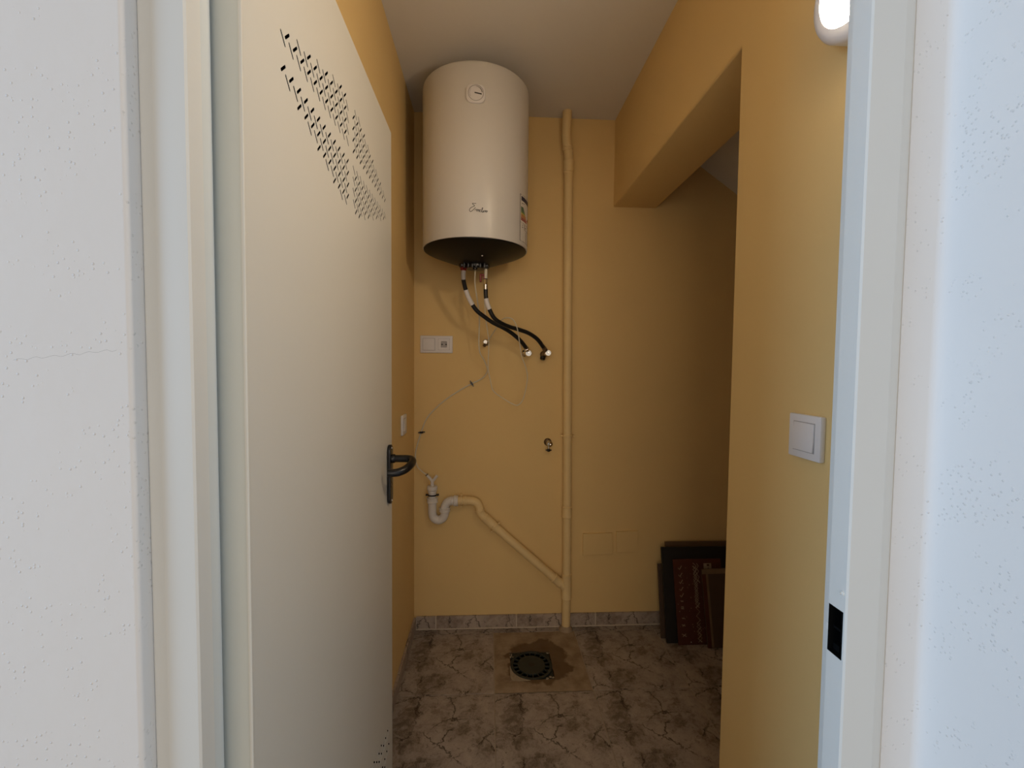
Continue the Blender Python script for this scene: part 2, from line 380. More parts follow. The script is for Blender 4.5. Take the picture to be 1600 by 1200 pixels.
obj('mortar_patch', bm, 'cement', floor, smooth=True)['label'] = 'khaki mortar with a brown damp stain round the drain'

cut(floor, box(DRX-DRH, DRX+DRH, DRY-DRH, DRY+DRH, -.06, .02))
# skirting tiles
def skirting(name, label, spans, horizontal):
    root = thing(name, label, 'skirting', (0, 0, 0)); root['kind'] = 'structure'
    for s0, s1 in spans:
        w = s1-s0-.005
        if horizontal: bm = box(-w/2, w/2, -.005, .005, -.031, .031, bev=.0012, seg=1); loc = ((s0+s1)/2, YB-.0055, .0325)
        else: bm = box(-.005, .005, -w/2, w/2, -.031, .031, bev=.0012, seg=1); loc = (XL+.0055, (s0+s1)/2, .0325)
        o = obj('skirting_tile', bm, 'skirt'); o.location = loc; o.parent = root
    # grout line along the foot and between tiles
    s0, s1 = spans[0][0], spans[-1][1]
    bm = box(s0, s1, YB-.0092, YB, -.002, .0615) if horizontal else box(XL, XL+.0092, s0, s1, -.002, .0615)
    if horizontal: add_box(bm, s0, s1, YB-.0145, YB-.002, -.002, .0042)
    obj('grout_bed', bm, 'grout_pale', root)
    return root
skirting('baseboard_back', 'marbled skirting tiles along the foot of the back wall', [(XL+.0105, -.245), (-.245, .150), (.150, .545), (.545, .940), (.94, 1.335), (1.335, 1.73), (1.73, 2.0)], True)
skirting('baseboard_left', 'marbled skirting tiles along the foot of the left wall', [(.62, .93), (.93, 1.325), (1.325, 1.72), (1.72, YB-.012)], False)

# ------------------------------------------------------------ steel door frame
fr = thing('trim_1', 'white painted steel frame round the doorway', 'door frame', (0, 0, 0)); fr['kind'] = 'structure'
bm = bmesh.new()
add_prism(bm, [(-.3615, .487), (-.345, .4815), (-.343, .480), (-.312, .480), (-.310, .482), (-.310, .504), (-.316, .5055), (-.318, .507),
               (-.334, .507), (-.334, .600), (-.3615, .600)], -.01, 2.06, 'z')
obj('left_jamb', bm, 'frame', fr, smooth=True)
bm = box(-.3335, -.3185, .507, .537, .0, 2.03, bev=.002); obj('rubber_seal', bm, 'seal', fr)
bm = bmesh.new()
add_prism(bm, [(.517, .527), (.502, .5215), (.499, .520), (.458, .520), (.456, .522), (.456, .549), (.492, .549), (.492, .600), (.517, .600)], -.01, 2.06, 'z')
jr = obj('right_jamb', bm, 'frame', fr)
SZ0, SZ1 = .921, .984
cut(jr, box(.45, .475, .5245, .5475, SZ0, SZ1))
bm = bmesh.new()   # black plastic lock keep set in the jamb, open box
y0, y1 = .5245, .5475
add_box(bm, .4555, .474, y0, y0+.0012, SZ0, SZ1); add_box(bm, .4555, .474, y1-.0012, y1, SZ0, SZ1)
add_box(bm, .4555, .474, y0, y1, SZ0, SZ0+.0012); add_box(bm, .4555, .474, y0, y1, SZ1-.0012, SZ1); add_box(bm, .472, .474, y0, y1, SZ0, SZ1)
add_box(bm, .462, .474, y0, y1, .952, .955); add_box(bm, .463, .474, y0+.012, y1, SZ0, SZ0+.01)
obj('lock_keep', bm, 'black_matt', fr)['label'] = 'black plastic lock keep in the right jamb'
obj('keep_tab', box(.4555, .4575, .5465, .5505, .948, .957), 'frame', fr)
bm = lathe([(.0, .0), (.0035, .0), (.003, .0015), (.0012, .002), (.0012, .004), (0, .004)], (.456, .527, 1.008), (-1, 0, 0), 10); obj('screw', bm, 'frame', fr, smooth=True)
obj('top_rail', box(-.334, .482, .482, .600, 2.02, 2.06), 'frame', fr)

# ------------------------------------------------------------ door leaf, open 90 degrees inwards
DX, DY0, DY1, DZ0, DZ1 = -.287, .540, 1.330, .030, 1.968
door = thing('door_1', 'white steel door standing open against the left wall with slotted vents', 'door', (DX-.02, DY0, 0)); door['kind'] = 'structure'
def slots():
    t = bmesh.new()
    def slot(y, z, s):
        L, w = .0106-.0021, .0021
        pts = []
        for k in range(5): a = -PI/2+PI*k/4; pts.append((L+w*math.cos(a), w*math.sin(a)))
        for k in range(5): a = PI/2+PI*k/4; pts.append((-L+w*math.cos(a), w*math.sin(a)))
        c = math.sqrt(.5)
        P = [(y+(p*c-q*s*c), z+(p*s*c+q*c)) for p, q in pts]
        A = [t.verts.new((DX-.004, a, b)) for a, b in P]; B = [t.verts.new((DX+.004, a, b)) for a, b in P]
        t.faces.new(A); t.faces.new(B[::-1])
        for i in range(10): t.faces.new((A[i], A[(i+1) % 10], B[(i+1) % 10], B[i]))
    def motif(yc, zc):
        """four slotted sails forming a split diamond: basket-weave rows that shorten outwards"""
        s1, s2 = [.646, .698, .775, .850], [.6595, .736, .812, .887]
        for mir in (1, -1):
            for up_ in (1, -1):
                first = -mir*up_
                for row in range(4):
                    for st, dz, kind in ((s1, .0202, first), (s2, .0320, -first)):
                        y = st[row]
                        while y < .934:
                            slot(yc+mir*(y-.948), zc+up_*(dz+.0233*row), kind); y += .0255
    motif(.948, 1.7253); motif(.980, .182)
    return t
sheet = obj('front_sheet', box(DX-.0006, DX, DY0+.0015, DY1, DZ0, DZ1), 'door', door)
cut(sheet, slots())
bm = bmesh.new()   # folded steel edges and rear skin
add_box(bm, DX-.040, DX-.0385, DY0, DY1, DZ0, DZ1); add_box(bm, DX-.0385, DX-.0015, DY0, DY0+.0015, DZ0, DZ1)
add_box(bm, DX-.0385, DX-.0015, DY1-.0015, DY1, DZ0, DZ1); add_box(bm, DX-.0385, DX-.0015, DY0+.0015, DY1-.0015, DZ1-.0015, DZ1); add_box(bm, DX-.0385, DX-.0015, DY0+.0015, DY1-.0015, DZ0, DZ0+.0015)
obj('door_casing', bm, 'door_edge', door)
obj('dark_cavity_fill', box(DX-.036, DX-.008, DY0+.004, DY1-.004, DZ0+.004, DZ1-.004), 'door_core', door)  # black block added to paint the dark of the hollow behind the slots
bm = box(DX-.003, DX+.0012, DY0-.0012, DY0+.0025, DZ0, DZ1, bev=.001); obj('folded_lip', bm, 'door', door, smooth=True)
# lever handle with a long backplate
hy = 1.282
bm = bmesh.new()
pl = [(hy+.019*math.cos(a), 1.043+.019*math.sin(a)) for a in [PI*k/8 for k in range(9)]] + [(hy+.019*math.cos(a), .908+.019*math.sin(a)) for a in [PI+PI*k/8 for k in range(9)]]
add_prism(bm, pl, DX+.0005, DX+.0105, 'x', bev=.002)
add_lathe(bm, [(.013, 0), (.013, .008), (.012, .010)], (DX+.010, hy, 1.021), (1, 0, 0), 20)
handle = obj('handle', bm, 'black', door, smooth=True); handle['label'] = 'black lever handle on a long backplate'
lv = [(DX+.010, hy, 1.021), (DX+.030, hy, 1.021), (DX+.052, hy-.001, 1.021), (DX+.066, hy-.006, 1.020), (DX+.073, hy-.020, 1.018), (DX+.073, hy-.038, 1.014),
      (DX+.069, hy-.056, 1.010), (DX+.060, hy-.072, 1.005), (DX+.045, hy-.083, 1.001), (DX+.030, hy-.087, 1.000), (DX+.018, hy-.088, 1.000)]
obj('lever', tube(lv, lambda t: .0104+.0008*math.sin(t*PI), seg=16, sub=5), 'black', handle, smooth=True)
obj('keyhole', lathe([(.0085, 0), (.0085, .0015), (.0035, .002), (.0035, -.001), (0, -.001)], (DX+.0103, hy, .945), (1, 0, 0), 16), 'brass', handle, smooth=True)
for z in (1.052, .899): obj('screw', lathe([(.0035, 0), (.003, .0012), (0, .0014)], (DX+.0103, hy, z), (1, 0, 0), 10), 'chrome', handle, smooth=True)
for hz in (.25, 1.70):   # hinge knuckles
    obj('hinge', lathe([(.007, -.045), (.007, -.016), (.0065, -.015), (.007, -.014), (.007, .014), (.0065, .015), (.007, .016), (.007, .045)], (-.335, .531, hz), (0, 0, 1), 14), 'door_edge', door, smooth=True)

# ------------------------------------------------------------ water heater
HX, HY, HR = -.056, 1.870, .217
heater = thing('water_heater', 'tall white cylindrical electric water heater hung high on the back wall', 'water heater', (HX, HY, 1.69))
obj('tank_body', lathe([(HR-.004, 1.768), (HR-.001, 1.7685), (HR, 1.771), (HR, 2.394), (HR-.001, 2.399), (HR-.004, 2.403), (HR-.03, 2.412), (HR-.09, 2.42), (0, 2.424)], (HX, HY, 0), seg=96), 'heater', heater, smooth=True)
obj('bottom_cover', lathe([(HR-.004, 1.770), (HR-.005, 1.765), (HR-.02, 1.757), (.15, 1.739), (.10, 1.721), (.055, 1.709), (0, 1.705)], (HX, HY, 0), seg=96), 'black_lid', heater, smooth=True)['label'] = 'glossy black conical cover under the tank'
bm = lathe([(.044, 1.712), (.044, 1.700), (.038, 1.694), (0, 1.693)], (HX, HY-.005, 0), seg=28)
add_lathe(bm, [(.010, 1.695), (.010, 1.688), (.007, 1.686)], (HX, HY-.03, 0), seg=14)
for k in range(6): add_box(bm, HX-.048+.0165*k, HX-.041+.0165*k, HY-.05, HY-.03, 1.692, 1.716, bev=.002)
obj('terminal_cover', bm, 'black', heater, smooth=True)
for sx in (-.106, -.012): obj('connection_nut', lathe([(.016, 1.722), (.017, 1.715), (.017, 1.703), (.013, 1.697)], (sx, 1.86, 0), seg=6), 'black', heater)
obj('indicator_lamp', lathe([(.0035, 0), (.003, .002), (0, .0025)], (HX+.03, HY-.115, 1.7245), (0, -.2, -1), 10), 'white', heater, smooth=True)
obj('wall_bracket', box(HX-.11, HX+.11, HY+HR-.012, YB+.001, 2.18, 2.23), 'white', heater)
def cyl(u, z, r):
    """point on the heater shell: u is the arc length from the front line"""
    a = u/HR; return Vector((HX+r*math.sin(a), HY-r*math.cos(a), z))
def shell_patch(u0, u1, z0, z1, off=.0006, n=6):
    t = bmesh.new(); g = []
    for i in range(n+1):
        u = u0+(u1-u0)*i/n; g.append([[t.verts.new(cyl(u, z, HR+o)) for z in (z0, z1)] for o in (.0, off)])
    for i in range(n):
        a, b = g[i], g[i+1]
        t.faces.new((a[1][0], b[1][0], b[1][1], a[1][1])); t.faces.new((a[0][0], a[0][1], b[0][1], b[0][0]))
        t.faces.new((a[0][1], a[1][1], b[1][1], b[0][1])); t.faces.new((a[0][0], b[0][0], b[1][0], a[1][0]))
    for s in (0, n): t.faces.new((g[s][0][0], g[s][0][1], g[s][1][1], g[s][1][0]))
    return t
def rrect(w, h, r, n=5):
    out = []
    for cx, cy, a0 in ((w-r, h-r, 0), (-w+r, h-r, PI/2), (-w+r, -h+r, PI), (w-r, -h+r, 3*PI/2)):
        for k in range(n+1): a = a0+PI/2*k/n; out.append((cx+r*math.cos(a), cy+r*math.sin(a)))
    return out
# thermometer dial
bm = bmesh.new(); g0 = HY-HR; dz = 2.281; dxx = HX+.004
add_prism(bm, [(dxx+a, dz+b) for a, b in rrect(.035, .0335, .022)], g0-.006, g0+.006, 'y', bev=.0035)
dial = obj('thermometer_dial', bm, 'white', heater, smooth=True)
obj('dial_ring', lathe([(.0275, 0), (.0285, .0012), (.0275, .0018), (.0265, .0012), (.0262, 0)], (dxx+.001, g0-.0058, dz+.001), (0, -1, 0), 40), 'grey_plastic_and_shade', dial, smooth=True)
obj('dial_face', lathe([(.0262, 0), (.0262, .0008), (0, .0008)], (dxx+.001, g0-.0055, dz+.001), (0, -1, 0), 32), 'white', dial, smooth=True)
def flat_stroke(bm, pts, w, place, closed=False):
    n = len(pts)
    L = []; Rr = []
    for i in range(n):
        a = Vector(pts[max(i-1, 0)]); b = Vector(pts[min(i+1, n-1)]); d = (b-a).normalized(); nn = Vector((-d.y, d.x))
        ww = w(i/(n-1)) if callable(w) else w
        L.append(bm.verts.new(place(*(Vector(pts[i])+nn*ww/2)))); Rr.append(bm.verts.new(place(*(Vector(pts[i])-nn*ww/2))))
    for i in range(n-1): bm.faces.new((L[i], L[i+1], Rr[i+1], Rr[i]))
bm = bmesh.new(); pf = lambda a, b: (dxx+.001+a, g0-.0072, dz+.001+b)
flat_stroke(bm, [(-.005, .001), (.021, -.004)], .0042, pf)
flat_stroke(bm, [(.0225*math.cos(a), .0225*math.sin(a)) for a in [math.radians(88-4.6*k) for k in range(19)]], lambda t: .0008+.0016*t, pf)
flat_stroke(bm, [(.0225*math.cos(a), .0225*math.sin(a)) for a in [math.radians(140+4*k) for k in range(19)]], .0005, pf)
bmesh.ops.recalc_face_normals(bm, faces=bm.faces)
obj('needle', bm, 'ink', dial, recalc=False)
# handwritten-style maker's word
bm = bmesh.new(); S = .0000748   # metres per traced unit
def wp(a, b): return cyl(.017+(a-690)*S-.0, 1.8745-(b-430)*S, HR+.0005)
strokes = [([(575, 232), (480, 240), (385, 235), (420, 290), (500, 345), (440, 385), (340, 432), (265, 500), (245, 580), (290, 635), (380, 595), (470, 505), (545, 430)], 26),
    ([(500, 575), (545, 530), (600, 520), (585, 620)], 24), ([(585, 620), (630, 530), (665, 525), (648, 625)], 24), ([(648, 625), (690, 540), (722, 530), (705, 610), (740, 625)], 22),
    ([(740, 590), (790, 545), (775, 515), (745, 550), (745, 615), (790, 635), (830, 590)], 20), ([(830, 590), (900, 450), (875, 425), (850, 520), (850, 630), (885, 640)], 24),
    ([(885, 640), (925, 545), (915, 590), (935, 625), (905, 645), (880, 640)], 22), ([(970, 550), (945, 590), (965, 625), (1000, 600), (1005, 560), (970, 550), (1015, 555)], 20),
    ([(1015, 555), (1040, 550), (1025, 630)], 22), ([(1025, 630), (1075, 555), (1100, 560), (1085, 640), (1145, 545)], 24)]
for pts, w in strokes:
    sm = [(p.x, p.y) for p in catmull([(a, b, 0) for a, b in pts], 4)]
    flat_stroke(bm, sm, w, wp)
obj('maker_lettering', bm, 'ink', heater, recalc=True)
# energy label
U0, U1, Z0, Z1 = HR*math.radians(54.5), HR*math.radians(80), 1.785, 1.965
lab = obj('energy_label', shell_patch(U0, U1, Z0, Z1, .0004), 'label_paper', heater)
def lp(name, a0, a1, b0, b1, m):
    o = obj(name, shell_patch(U0+(U1-U0)*a0, U0+(U1-U0)*a1, Z1-(Z1-Z0)*b1, Z1-(Z1-Z0)*b0, .0009, 3), m, lab); return o
lp('label_heading', .10, .95, .03, .125, 'label_blue')
for i, (cname, ww) in enumerate((('label_green', .22), ('label_green', .27), ('label_green', .32), ('label_lime', .37), ('label_yellow', .42), ('label_orange', .48), ('label_orange', .52), ('label_red', .58), ('label_red', .62))):
    lp('rating_bar', .08, .08+ww, .26+.033*i, .286+.033*i, cname)
lp('rating_arrow', .78, .95, .44, .49, 'label_red')
for a0, a1, b0, b1 in ((0, 1, 0, .006), (0, 1, .994, 1), (0, .02, 0, 1), (.98, 1, 0, 1), (0, 1, .60, .604), (.42, .435, .61, .72), (.42, 1, .72, .725), (.62, .63, .75, .98), (.16, .24, .17, .185), (.3, .4, .16, .17), (.2, .26, .64, .65), (.2, .26, .68, .70), (.52, .6, .66, .68)):
    lp('label_print', a0, a1, b0, b1, 'ink')

# ------------------------------------------------------------ flexible hoses
hose1 = [(-0.105, 1.86, 1.691), (-0.106, 1.878, 1.655), (-0.099, 1.895, 1.621), (-0.083, 1.913, 1.578), (-0.053, 1.931, 1.533), (-0.017, 1.949, 1.506), (0.02, 1.966, 1.483), (0.069, 1.984, 1.461), (0.108, 2.002, 1.439), (0.147, 2.02, 1.408), (0.17, 2.037, 1.383), (0.181, 2.055, 1.369)]
hose2 = [(-0.012, 1.87, 1.642), (-0.012, 1.872, 1.613), (-0.009, 1.876, 1.568), (0.004, 1.884, 1.532), (0.025, 1.896, 1.496), (0.056, 1.915, 1.476), (0.093, 1.94, 1.463), (0.137, 1.962, 1.453), (0.183, 1.985, 1.439), (0.224, 2.01, 1.415), (0.253, 2.037, 1.384), (0.267, 2.05, 1.367)]
def hose(label, pts, sl0, sl1, bright, nut_loc, sleeve):
    r = thing('flexible_hose', label, 'hose', pts[0], 'braided black hoses under the water heater')
    obj('rubber_tube', tube(path_slice(pts, .06, .955), .0092, seg=14, smooth_path=False), 'rubber', r, smooth=True)
    obj('crimp_sleeve', tube(path_slice(pts, 0, .09), .0098, seg=14, smooth_path=False), sleeve, r, smooth=True)
    obj('crimp_sleeve', tube(path_slice(pts, .93, 1), .0100, seg=14, smooth_path=False), 'brass', r, smooth=True)
    obj('paper_tag', tube(path_slice(pts, sl0, sl1), .0102, seg=14, smooth_path=False), 'white', r, smooth=True)['label'] = 'white printed paper band'
    obj('union_nut', lathe([(.011, -.012), (.0155, -.010), (.0155, .006), (.0135, .009), (.005, .009), (.005, .002), (0, .002)], nut_loc, (-.05, -1, .15), 8 if not bright else 20), 'chrome', r, smooth=bright)['label'] = 'round metal union at the lower end'
    p, d = at(pts, .985)
    obj('hex_collar', lathe([(.010, -.009), (.0125, -.007), (.0125, .007), (.010, .009)], p, d, 6), 'chrome' if bright else 'brass', r)
    return r
hose('black flexible hose from the left of the heater ending in a bright union', hose1, .20, .32, True, (.190, 2.062, 1.350), 'grey_plastic_and_shade')
hose('black flexible hose from the right of the heater ending in a dull valve', hose2, .17, .27, False, (.281, 2.052, 1.352), 'chrome')
def wall_valve(label, x, z, kind):
    v = thing('wall_valve', label, 'valve', (x, YB, z))
    obj('wall_flange', lathe([(.017, 0), (.017, .003), (.012, .008), (.009, .010)], (x, YB, z), (0, -1, 0), 20), 'brass' if kind else 'chrome', v, smooth=True)
    return v
v = wall_valve('dull metal corner valve where the right hose meets the wall', .268, 1.348, 1)
obj('valve_body', lathe([(.010, 0), (.012, .010), (.012, .050), (.009, .054)], (.268, YB-.006, 1.348), (.1, -1, .02), 12), 'brass', v, smooth=True)
obj('valve_knob', lathe([(.008, 0), (.013, .004), (.013, .014), (.009, .018), (0, .018)], (.262, YB-.035, 1.338), (-.25, -.3, -1), 8), 'black', v)
v = wall_valve('metal corner valve behind the end of the left hose', .176, 1.352, 0)
obj('valve_body', lathe([(.009, 0), (.010, .008), (.010, .050)], (.176, YB-.006, 1.352), (.22, -1, 0), 12), 'chrome', v, smooth=True)
v = wall_valve('small capped pipe stub on the wall behind the hanging cables', -.010, 1.402, 0)
obj('stub_end', lathe([(.0125, 0), (.0125, .014), (.010, .017), (.005, .017), (.005, .010), (0, .010)], (-.012, YB-.008, 1.402), (-.1, -1, .1), 6), 'chrome', v)
obj('stub_cap', lathe([(.007, 0), (.008, .012), (.004, .014)], (-.014, YB-.020, 1.393), (-.3, -.5, -.6), 10), 'brass', v, smooth=True)
v = thing('angle_tap', 'small chrome angle tap low on the wall left of the drain pipe', 'tap', (.298, YB, .915))
obj('wall_flange', lathe([(.019, 0), (.018, .003), (.012, .007), (.009, .009)], (.294, YB, .921), (0, -1, 0), 22), 'brass', v, smooth=True)
obj('tap_body', lathe([(.010, 0), (.0125, .006), (.0125, .030), (.0105, .034)], (.295, YB-.007, .920), (.12, -1, -.05), 16), 'chrome', v, smooth=True)
obj('outlet_ring', lathe([(.0105, 0), (.0125, .003), (.0125, .010), (.0045, .011), (.0045, .002), (0, .002)], (.2985, YB-.036, .9185), (.12, -1, -.03), 18), 'chrome', v, smooth=True)
obj('tap_stem', lathe([(.0045, 0), (.0045, .022)], (.296, YB-.024, .910), (0, 0, -1), 12), 'chrome', v, smooth=True)
bm = lathe([(.006, 0), (.0085, .003), (.0085, .011), (.005, .014)], (.296, YB-.024, .892), (0, 0, -1), 10)
add_box(bm, .2815, .3105, YB-.028, YB-.020, .8825, .8885, bev=.002); obj('tap_handle', bm, 'black', v, smooth=True)

# safety valve under the right connection
sv = thing('safety_valve', 'metal safety valve with a red lever under the heater right connection', 'valve', (-.012, 1.865, 1.70))
obj('valve_stem', lathe([(.007, 0), (.007, .040)], (-.012, 1.868, 1.697), (0, 0, -1), 14), 'cream', sv, smooth=True)
obj('valve_body', lathe([(.008, 0), (.0105, .003), (.0105, .020), (.008, .024)], (-.012, 1.869, 1.656), (0, 0, -1), 8), 'chrome', sv)
bm = bmesh.new(); add_box(bm, -.038, -.018, 1.862, 1.872, 1.668, 1.676, bev=.002); add_box(bm, -.038, -.029, 1.860, 1.872, 1.642, 1.674, bev=.002); add_box(bm, -.024, -.016, 1.865, 1.873, 1.655, 1.671)
obj('red_lever', bm, 'red', sv)
bm = lathe([(.0125, 0), (.0145, .004), (.0145, .014), (.011, .018)], (-.105, 1.86, 1.704), (0, 0, -1), 6)
tag(obj('pipe_union', bm, 'red'), 'dark red union nut under the heater left connection', 'fitting')

# ------------------------------------------------------------ thin cables
cord = [(-0.056, 1.86, 1.690), (-0.058, 1.90, 1.64), (-0.048, 1.945, 1.572), (-0.040, 1.985, 1.50), (-0.041, 2.03, 1.368), (-0.017, 2.065, 1.314), (-0.002, 2.085, 1.272), (-0.015, 2.105, 1.242), (-0.040, 2.116, 1.222), (-0.077, 2.1165, 1.204), (-0.130, 2.1165, 1.174), (-0.192, 2.1165, 1.133), (-0.244, 2.1165, 1.089), (-0.292, 2.1165, 1.034), (-0.318, 2.1165, 0.966), (-0.338, 2.1165, 0.900), (-0.345, 2.1165, 0.856), (-0.336, 2.112, 0.808), (-0.310, 2.100, 0.782), (-0.288, 2.092, 0.770)]
tag(obj('overflow_tube', tube(cord, .0031, seg=8, sub=6), 'cream', smooth=True), 'cream overflow tube running down the wall to the white trap', 'tube')
loop = [(-0.018, 1.88, 1.665), (-0.018, 1.94, 1.598), (-0.012, 1.955, 1.502), (-0.003, 1.97, 1.444), (0.003, 1.985, 1.386), (0.001, 2.005, 1.282), (0.014, 2.017, 1.213), (0.026, 2.023, 1.175), (0.068, 2.03, 1.142), (0.113, 2.03, 1.116), (0.139, 2.03, 1.109), (0.160, 2.025, 1.131), (0.174, 2.02, 1.179), (0.181, 2.01, 1.241), (0.171, 1.995, 1.288), (0.152, 1.98, 1.335), (0.140, 1.965, 1.397), (0.127, 1.945, 1.459), (0.106, 1.935, 1.496), (0.075, 1.95, 1.502), (0.054, 1.99, 1.49), (0.033, 2.035, 1.459), (0.012, 2.07, 1.427), (-0.004, 2.098, 1.404)]
tag(obj('power_cable', tube(loop, .0022, seg=8, sub=6), 'cream', smooth=True), 'thin white cable looped loosely over the black hoses', 'cable')
def clip(x, z, ang, label):
    c = thing('cable_clip', label, 'clip', (x, YB, z), 'black clips holding the overflow tube')
    m4 = Matrix.Translation((x, YB, z)) @ Matrix.Rotation(ang, 4, 'Y')
    bm = bmesh.new(); add_box(bm, -.0045, .0045, -.012, 0, -.008, .008, bev=.0015, mtx=m4); add_box(bm, -.003, .003, -.008, 0, -.016, .016, bev=.001, mtx=m4); obj('clip_body', bm, 'black', c)
    for s in (-.012, .012):
        p = m4 @ Vector((0, -.008, s)); obj('nail', lathe([(.0025, 0), (.0025, .003)], p, (0, -1, 0), 8), 'brass', c)
clip(-.077, 1.204, -.55, 'black cable clip holding the tube midway up the wall')
clip(-.316, .968, 1.45, 'black cable clip holding the tube near the room corner')

# ------------------------------------------------------------ yellow-painted drain stack
PY = YB-.032
stack = thing('drain_pipe', 'yellow-painted vertical drain pipe up the back wall with a slanting branch', 'pipe', (.392, PY, 0))
V1 = [(.392, PY, -.001), (.392, PY, .25), (.3895, PY, .60), (.378, PY, 1.50), (.372, PY, 2.11), (.371, PY, 2.20)]
obj('vertical_pipe', tube(V1, .0205, seg=24, sub=3), 'yellow_pipe', stack, smooth=True)
V2 = [(.371, PY, 2.19), (.371, PY, 2.255), (.370, PY-.002, 2.280), (.362, PY-.008, 2.318), (.356, PY-.015, 2.350), (.355, PY-.020, 2.385), (.356, PY-.024, 2.43), (.357, PY-.024, 2.475)]
obj('offset_bend', tube(V2, .0215, seg=24, sub=5), 'yellow_pipe', stack, smooth=True)
def coupling(p, d, r, h, parent=stack, m='yellow_pipe', name='coupling'):
    return obj(name, lathe([(r-.002, -h/2), (r, -h/2+.002), (r, -h/2+.007), (r-.0012, -h/2+.009), (r-.0012, h/2-.004), (r-.0004, h/2-.002), (r-.002, h/2)], p, d, 28), m, parent, smooth=True)
coupling((.3715, PY, 2.228), (0, 0, -1), .0248, .055)
coupling((.364, PY-.006, 2.308), (.25, .2, -1), .0245, .016)
coupling((.389, PY, .585), (0, 0, 1), .0245, .055)
coupling((.392, PY, .215), (0, 0, 1), .0248, .125, name='branch_tee')
branch = [(-0.150, 2.09, 0.643), (-0.095, 2.09, 0.6435), (-0.067, 2.09, 0.641), (-0.046, 2.09, 0.630), (-0.036, 2.09, 0.608), (-0.031, 2.09, 0.586), (-0.016, 2.09, 0.566), (0.023, 2.09, 0.531), (0.035, 2.09, 0.5195), (0.185, 2.09, 0.386), (0.344, 2.09, 0.2465), (0.388, 2.09, 0.208)]
obj('branch_pipe', tube(branch, .0200, seg=22, sub=5), 'yellow_pipe', stack, smooth=True)
coupling((-.103, 2.09, .6435), (1, 0, 0), .0226, .014); coupling((-.033, 2.09, .592), (.15, 0, -1), .0226, .012); coupling((.008, 2.09, .5445), (.74, 0, -.67), .0236, .06); coupling((.345, 2.09, .2455), (.75, 0, -.66), .0236, .05)
def pipe_clamp(p, d, r=.0235):
    """ring clamp with two screw lugs and a rod back into the wall"""
    d = Vector(d).normalized(); s = d.cross(Vector((0, 1, 0))).normalized()
    bm = lathe([(r-.001, -.005), (r+.0012, -.004), (r+.0012, .004), (r-.001, .005)], p, d, 24)
    for k in (-1, 1):
        c = Vector(p)+s*k*(r+.006); add_lathe(bm, [(.0045, -.010), (.005, -.006), (.005, .006), (.003, .009)], c, (0, -1, 0), 10)
    add_lathe(bm, [(.004, 0), (.004, .016)], (p[0], YB-.012, p[2]), (0, 1, 0), 8)
    obj('pipe_clamp', bm, 'yellow_pipe', stack, smooth=True)
pipe_clamp((.3855, PY, .957), (0, 0, 1)); pipe_clamp((-.122, 2.09, .6435), (1, 0, 0), .021); pipe_clamp((.041, 2.09, .514), (.74, 0, -.67), .021)
obj('mortar_foot', lathe([(.036, -.003), (.033, .003), (.024, .012), (.021, .02)], (.392, PY, 0), (0, 0, 1), 20), 'cement', stack, smooth=True)
# white trap with Y inlet
trap = thing('sink_trap', 'white plastic U-bend trap with a forked inlet joined to the yellow branch', 'trap', (-.261, 2.09, .64))
tp = [(-0.2605, 2.09, 0.650), (-0.2605, 2.09, 0.585), (-0.252, 2.09, 0.5605), (-0.231, 2.09, 0.550), (-0.210, 2.09, 0.5605), (-0.2015, 2.09, 0.582), (-0.2015, 2.09, 0.600), (-.1995, 2.09, .618), (-.190, 2.09, .635), (-.174, 2.09, .6425), (-.148, 2.09, .643)]
obj('bend', tube(tp, .0200, seg=24, sub=6), 'white_pipe', trap, smooth=True)
def col(p, d, r, h, nm='collar', m='white_pipe'): return obj(nm, lathe([(r-.003, -h/2), (r-.0005, -h/2+.0015), (r-.0005, -h/2+.006), (r-.002, -h/2+.007), (r-.002, h/2-.005), (r, h/2-.004), (r, h/2-.001), (r-.003, h/2)], p, d, 26), m, trap, smooth=True)
col((-.2605, 2.09, .647), (0, 0, 1), .0268, .024); col((-.2015, 2.09, .600), (0, 0, 1), .0268, .019, 'slip_nut'); col((-.163, 2.09, .643), (-1, 0, 0), .0225, .018); col((-.148, 2.09, .643), (1, 0, 0), .0268, .020, 'slip_nut')
obj('inlet_tube', lathe(ring_prof(.0180, .655, .685), (-.2605, 2.09, 0), seg=24), 'white_pipe', trap, smooth=True)
obj('reducer', lathe([(.0185, .683), (.0205, .685), (.0205, .694), (.0245, .698), (.0250, .712), (.0225, .7155), (.009, .716), (0, .716)], (-.261, 2.09, 0), seg=26), 'white_pipe', trap, smooth=True)
obj('black_clamp', lathe([(.0185, -.003), (.0225, -.0025), (.0225, .0025), (.0185, .003)], (-.2605, 2.09, .6725), (0, 0, 1), 26), 'black', trap, smooth=True)
bm = bmesh.new()
for s in (-1, 1): add_lathe(bm, [(.0035, -.007), (.0045, -.005), (.0045, .005), (.0035, .007)], (-.2605+s*.027, 2.09, .6725), (0, -1, 0), 10)
add_lathe(bm, [(.004, 0), (.004, .03)], (-.2605, YB-.028, .6725), (0, 1, 0), 8); obj('clamp_lug', bm, 'black', trap, smooth=True)
bm = tube([(-.261, 2.09, .715), (-.261, 2.09, .728), (-.262, 2.09, .741)], .0085, seg=14)
add_tube(bm, [(-.261, 2.09, .736), (-.272, 2.09, .752), (-.286, 2.09, .768)], .0068, seg=12); add_tube(bm, [(-.261, 2.09, .736), (-.250, 2.09, .750), (-.238, 2.09, .766)], .0068, seg=12)
obj('forked_inlet', bm, 'white_pipe', trap, smooth=True)
obj('hose_clip', lathe([(.0078, -.0025), (.0078, .0025)], (-.287, 2.09, .769), (-.66, 0, .75), 12), 'brass', trap, smooth=True)

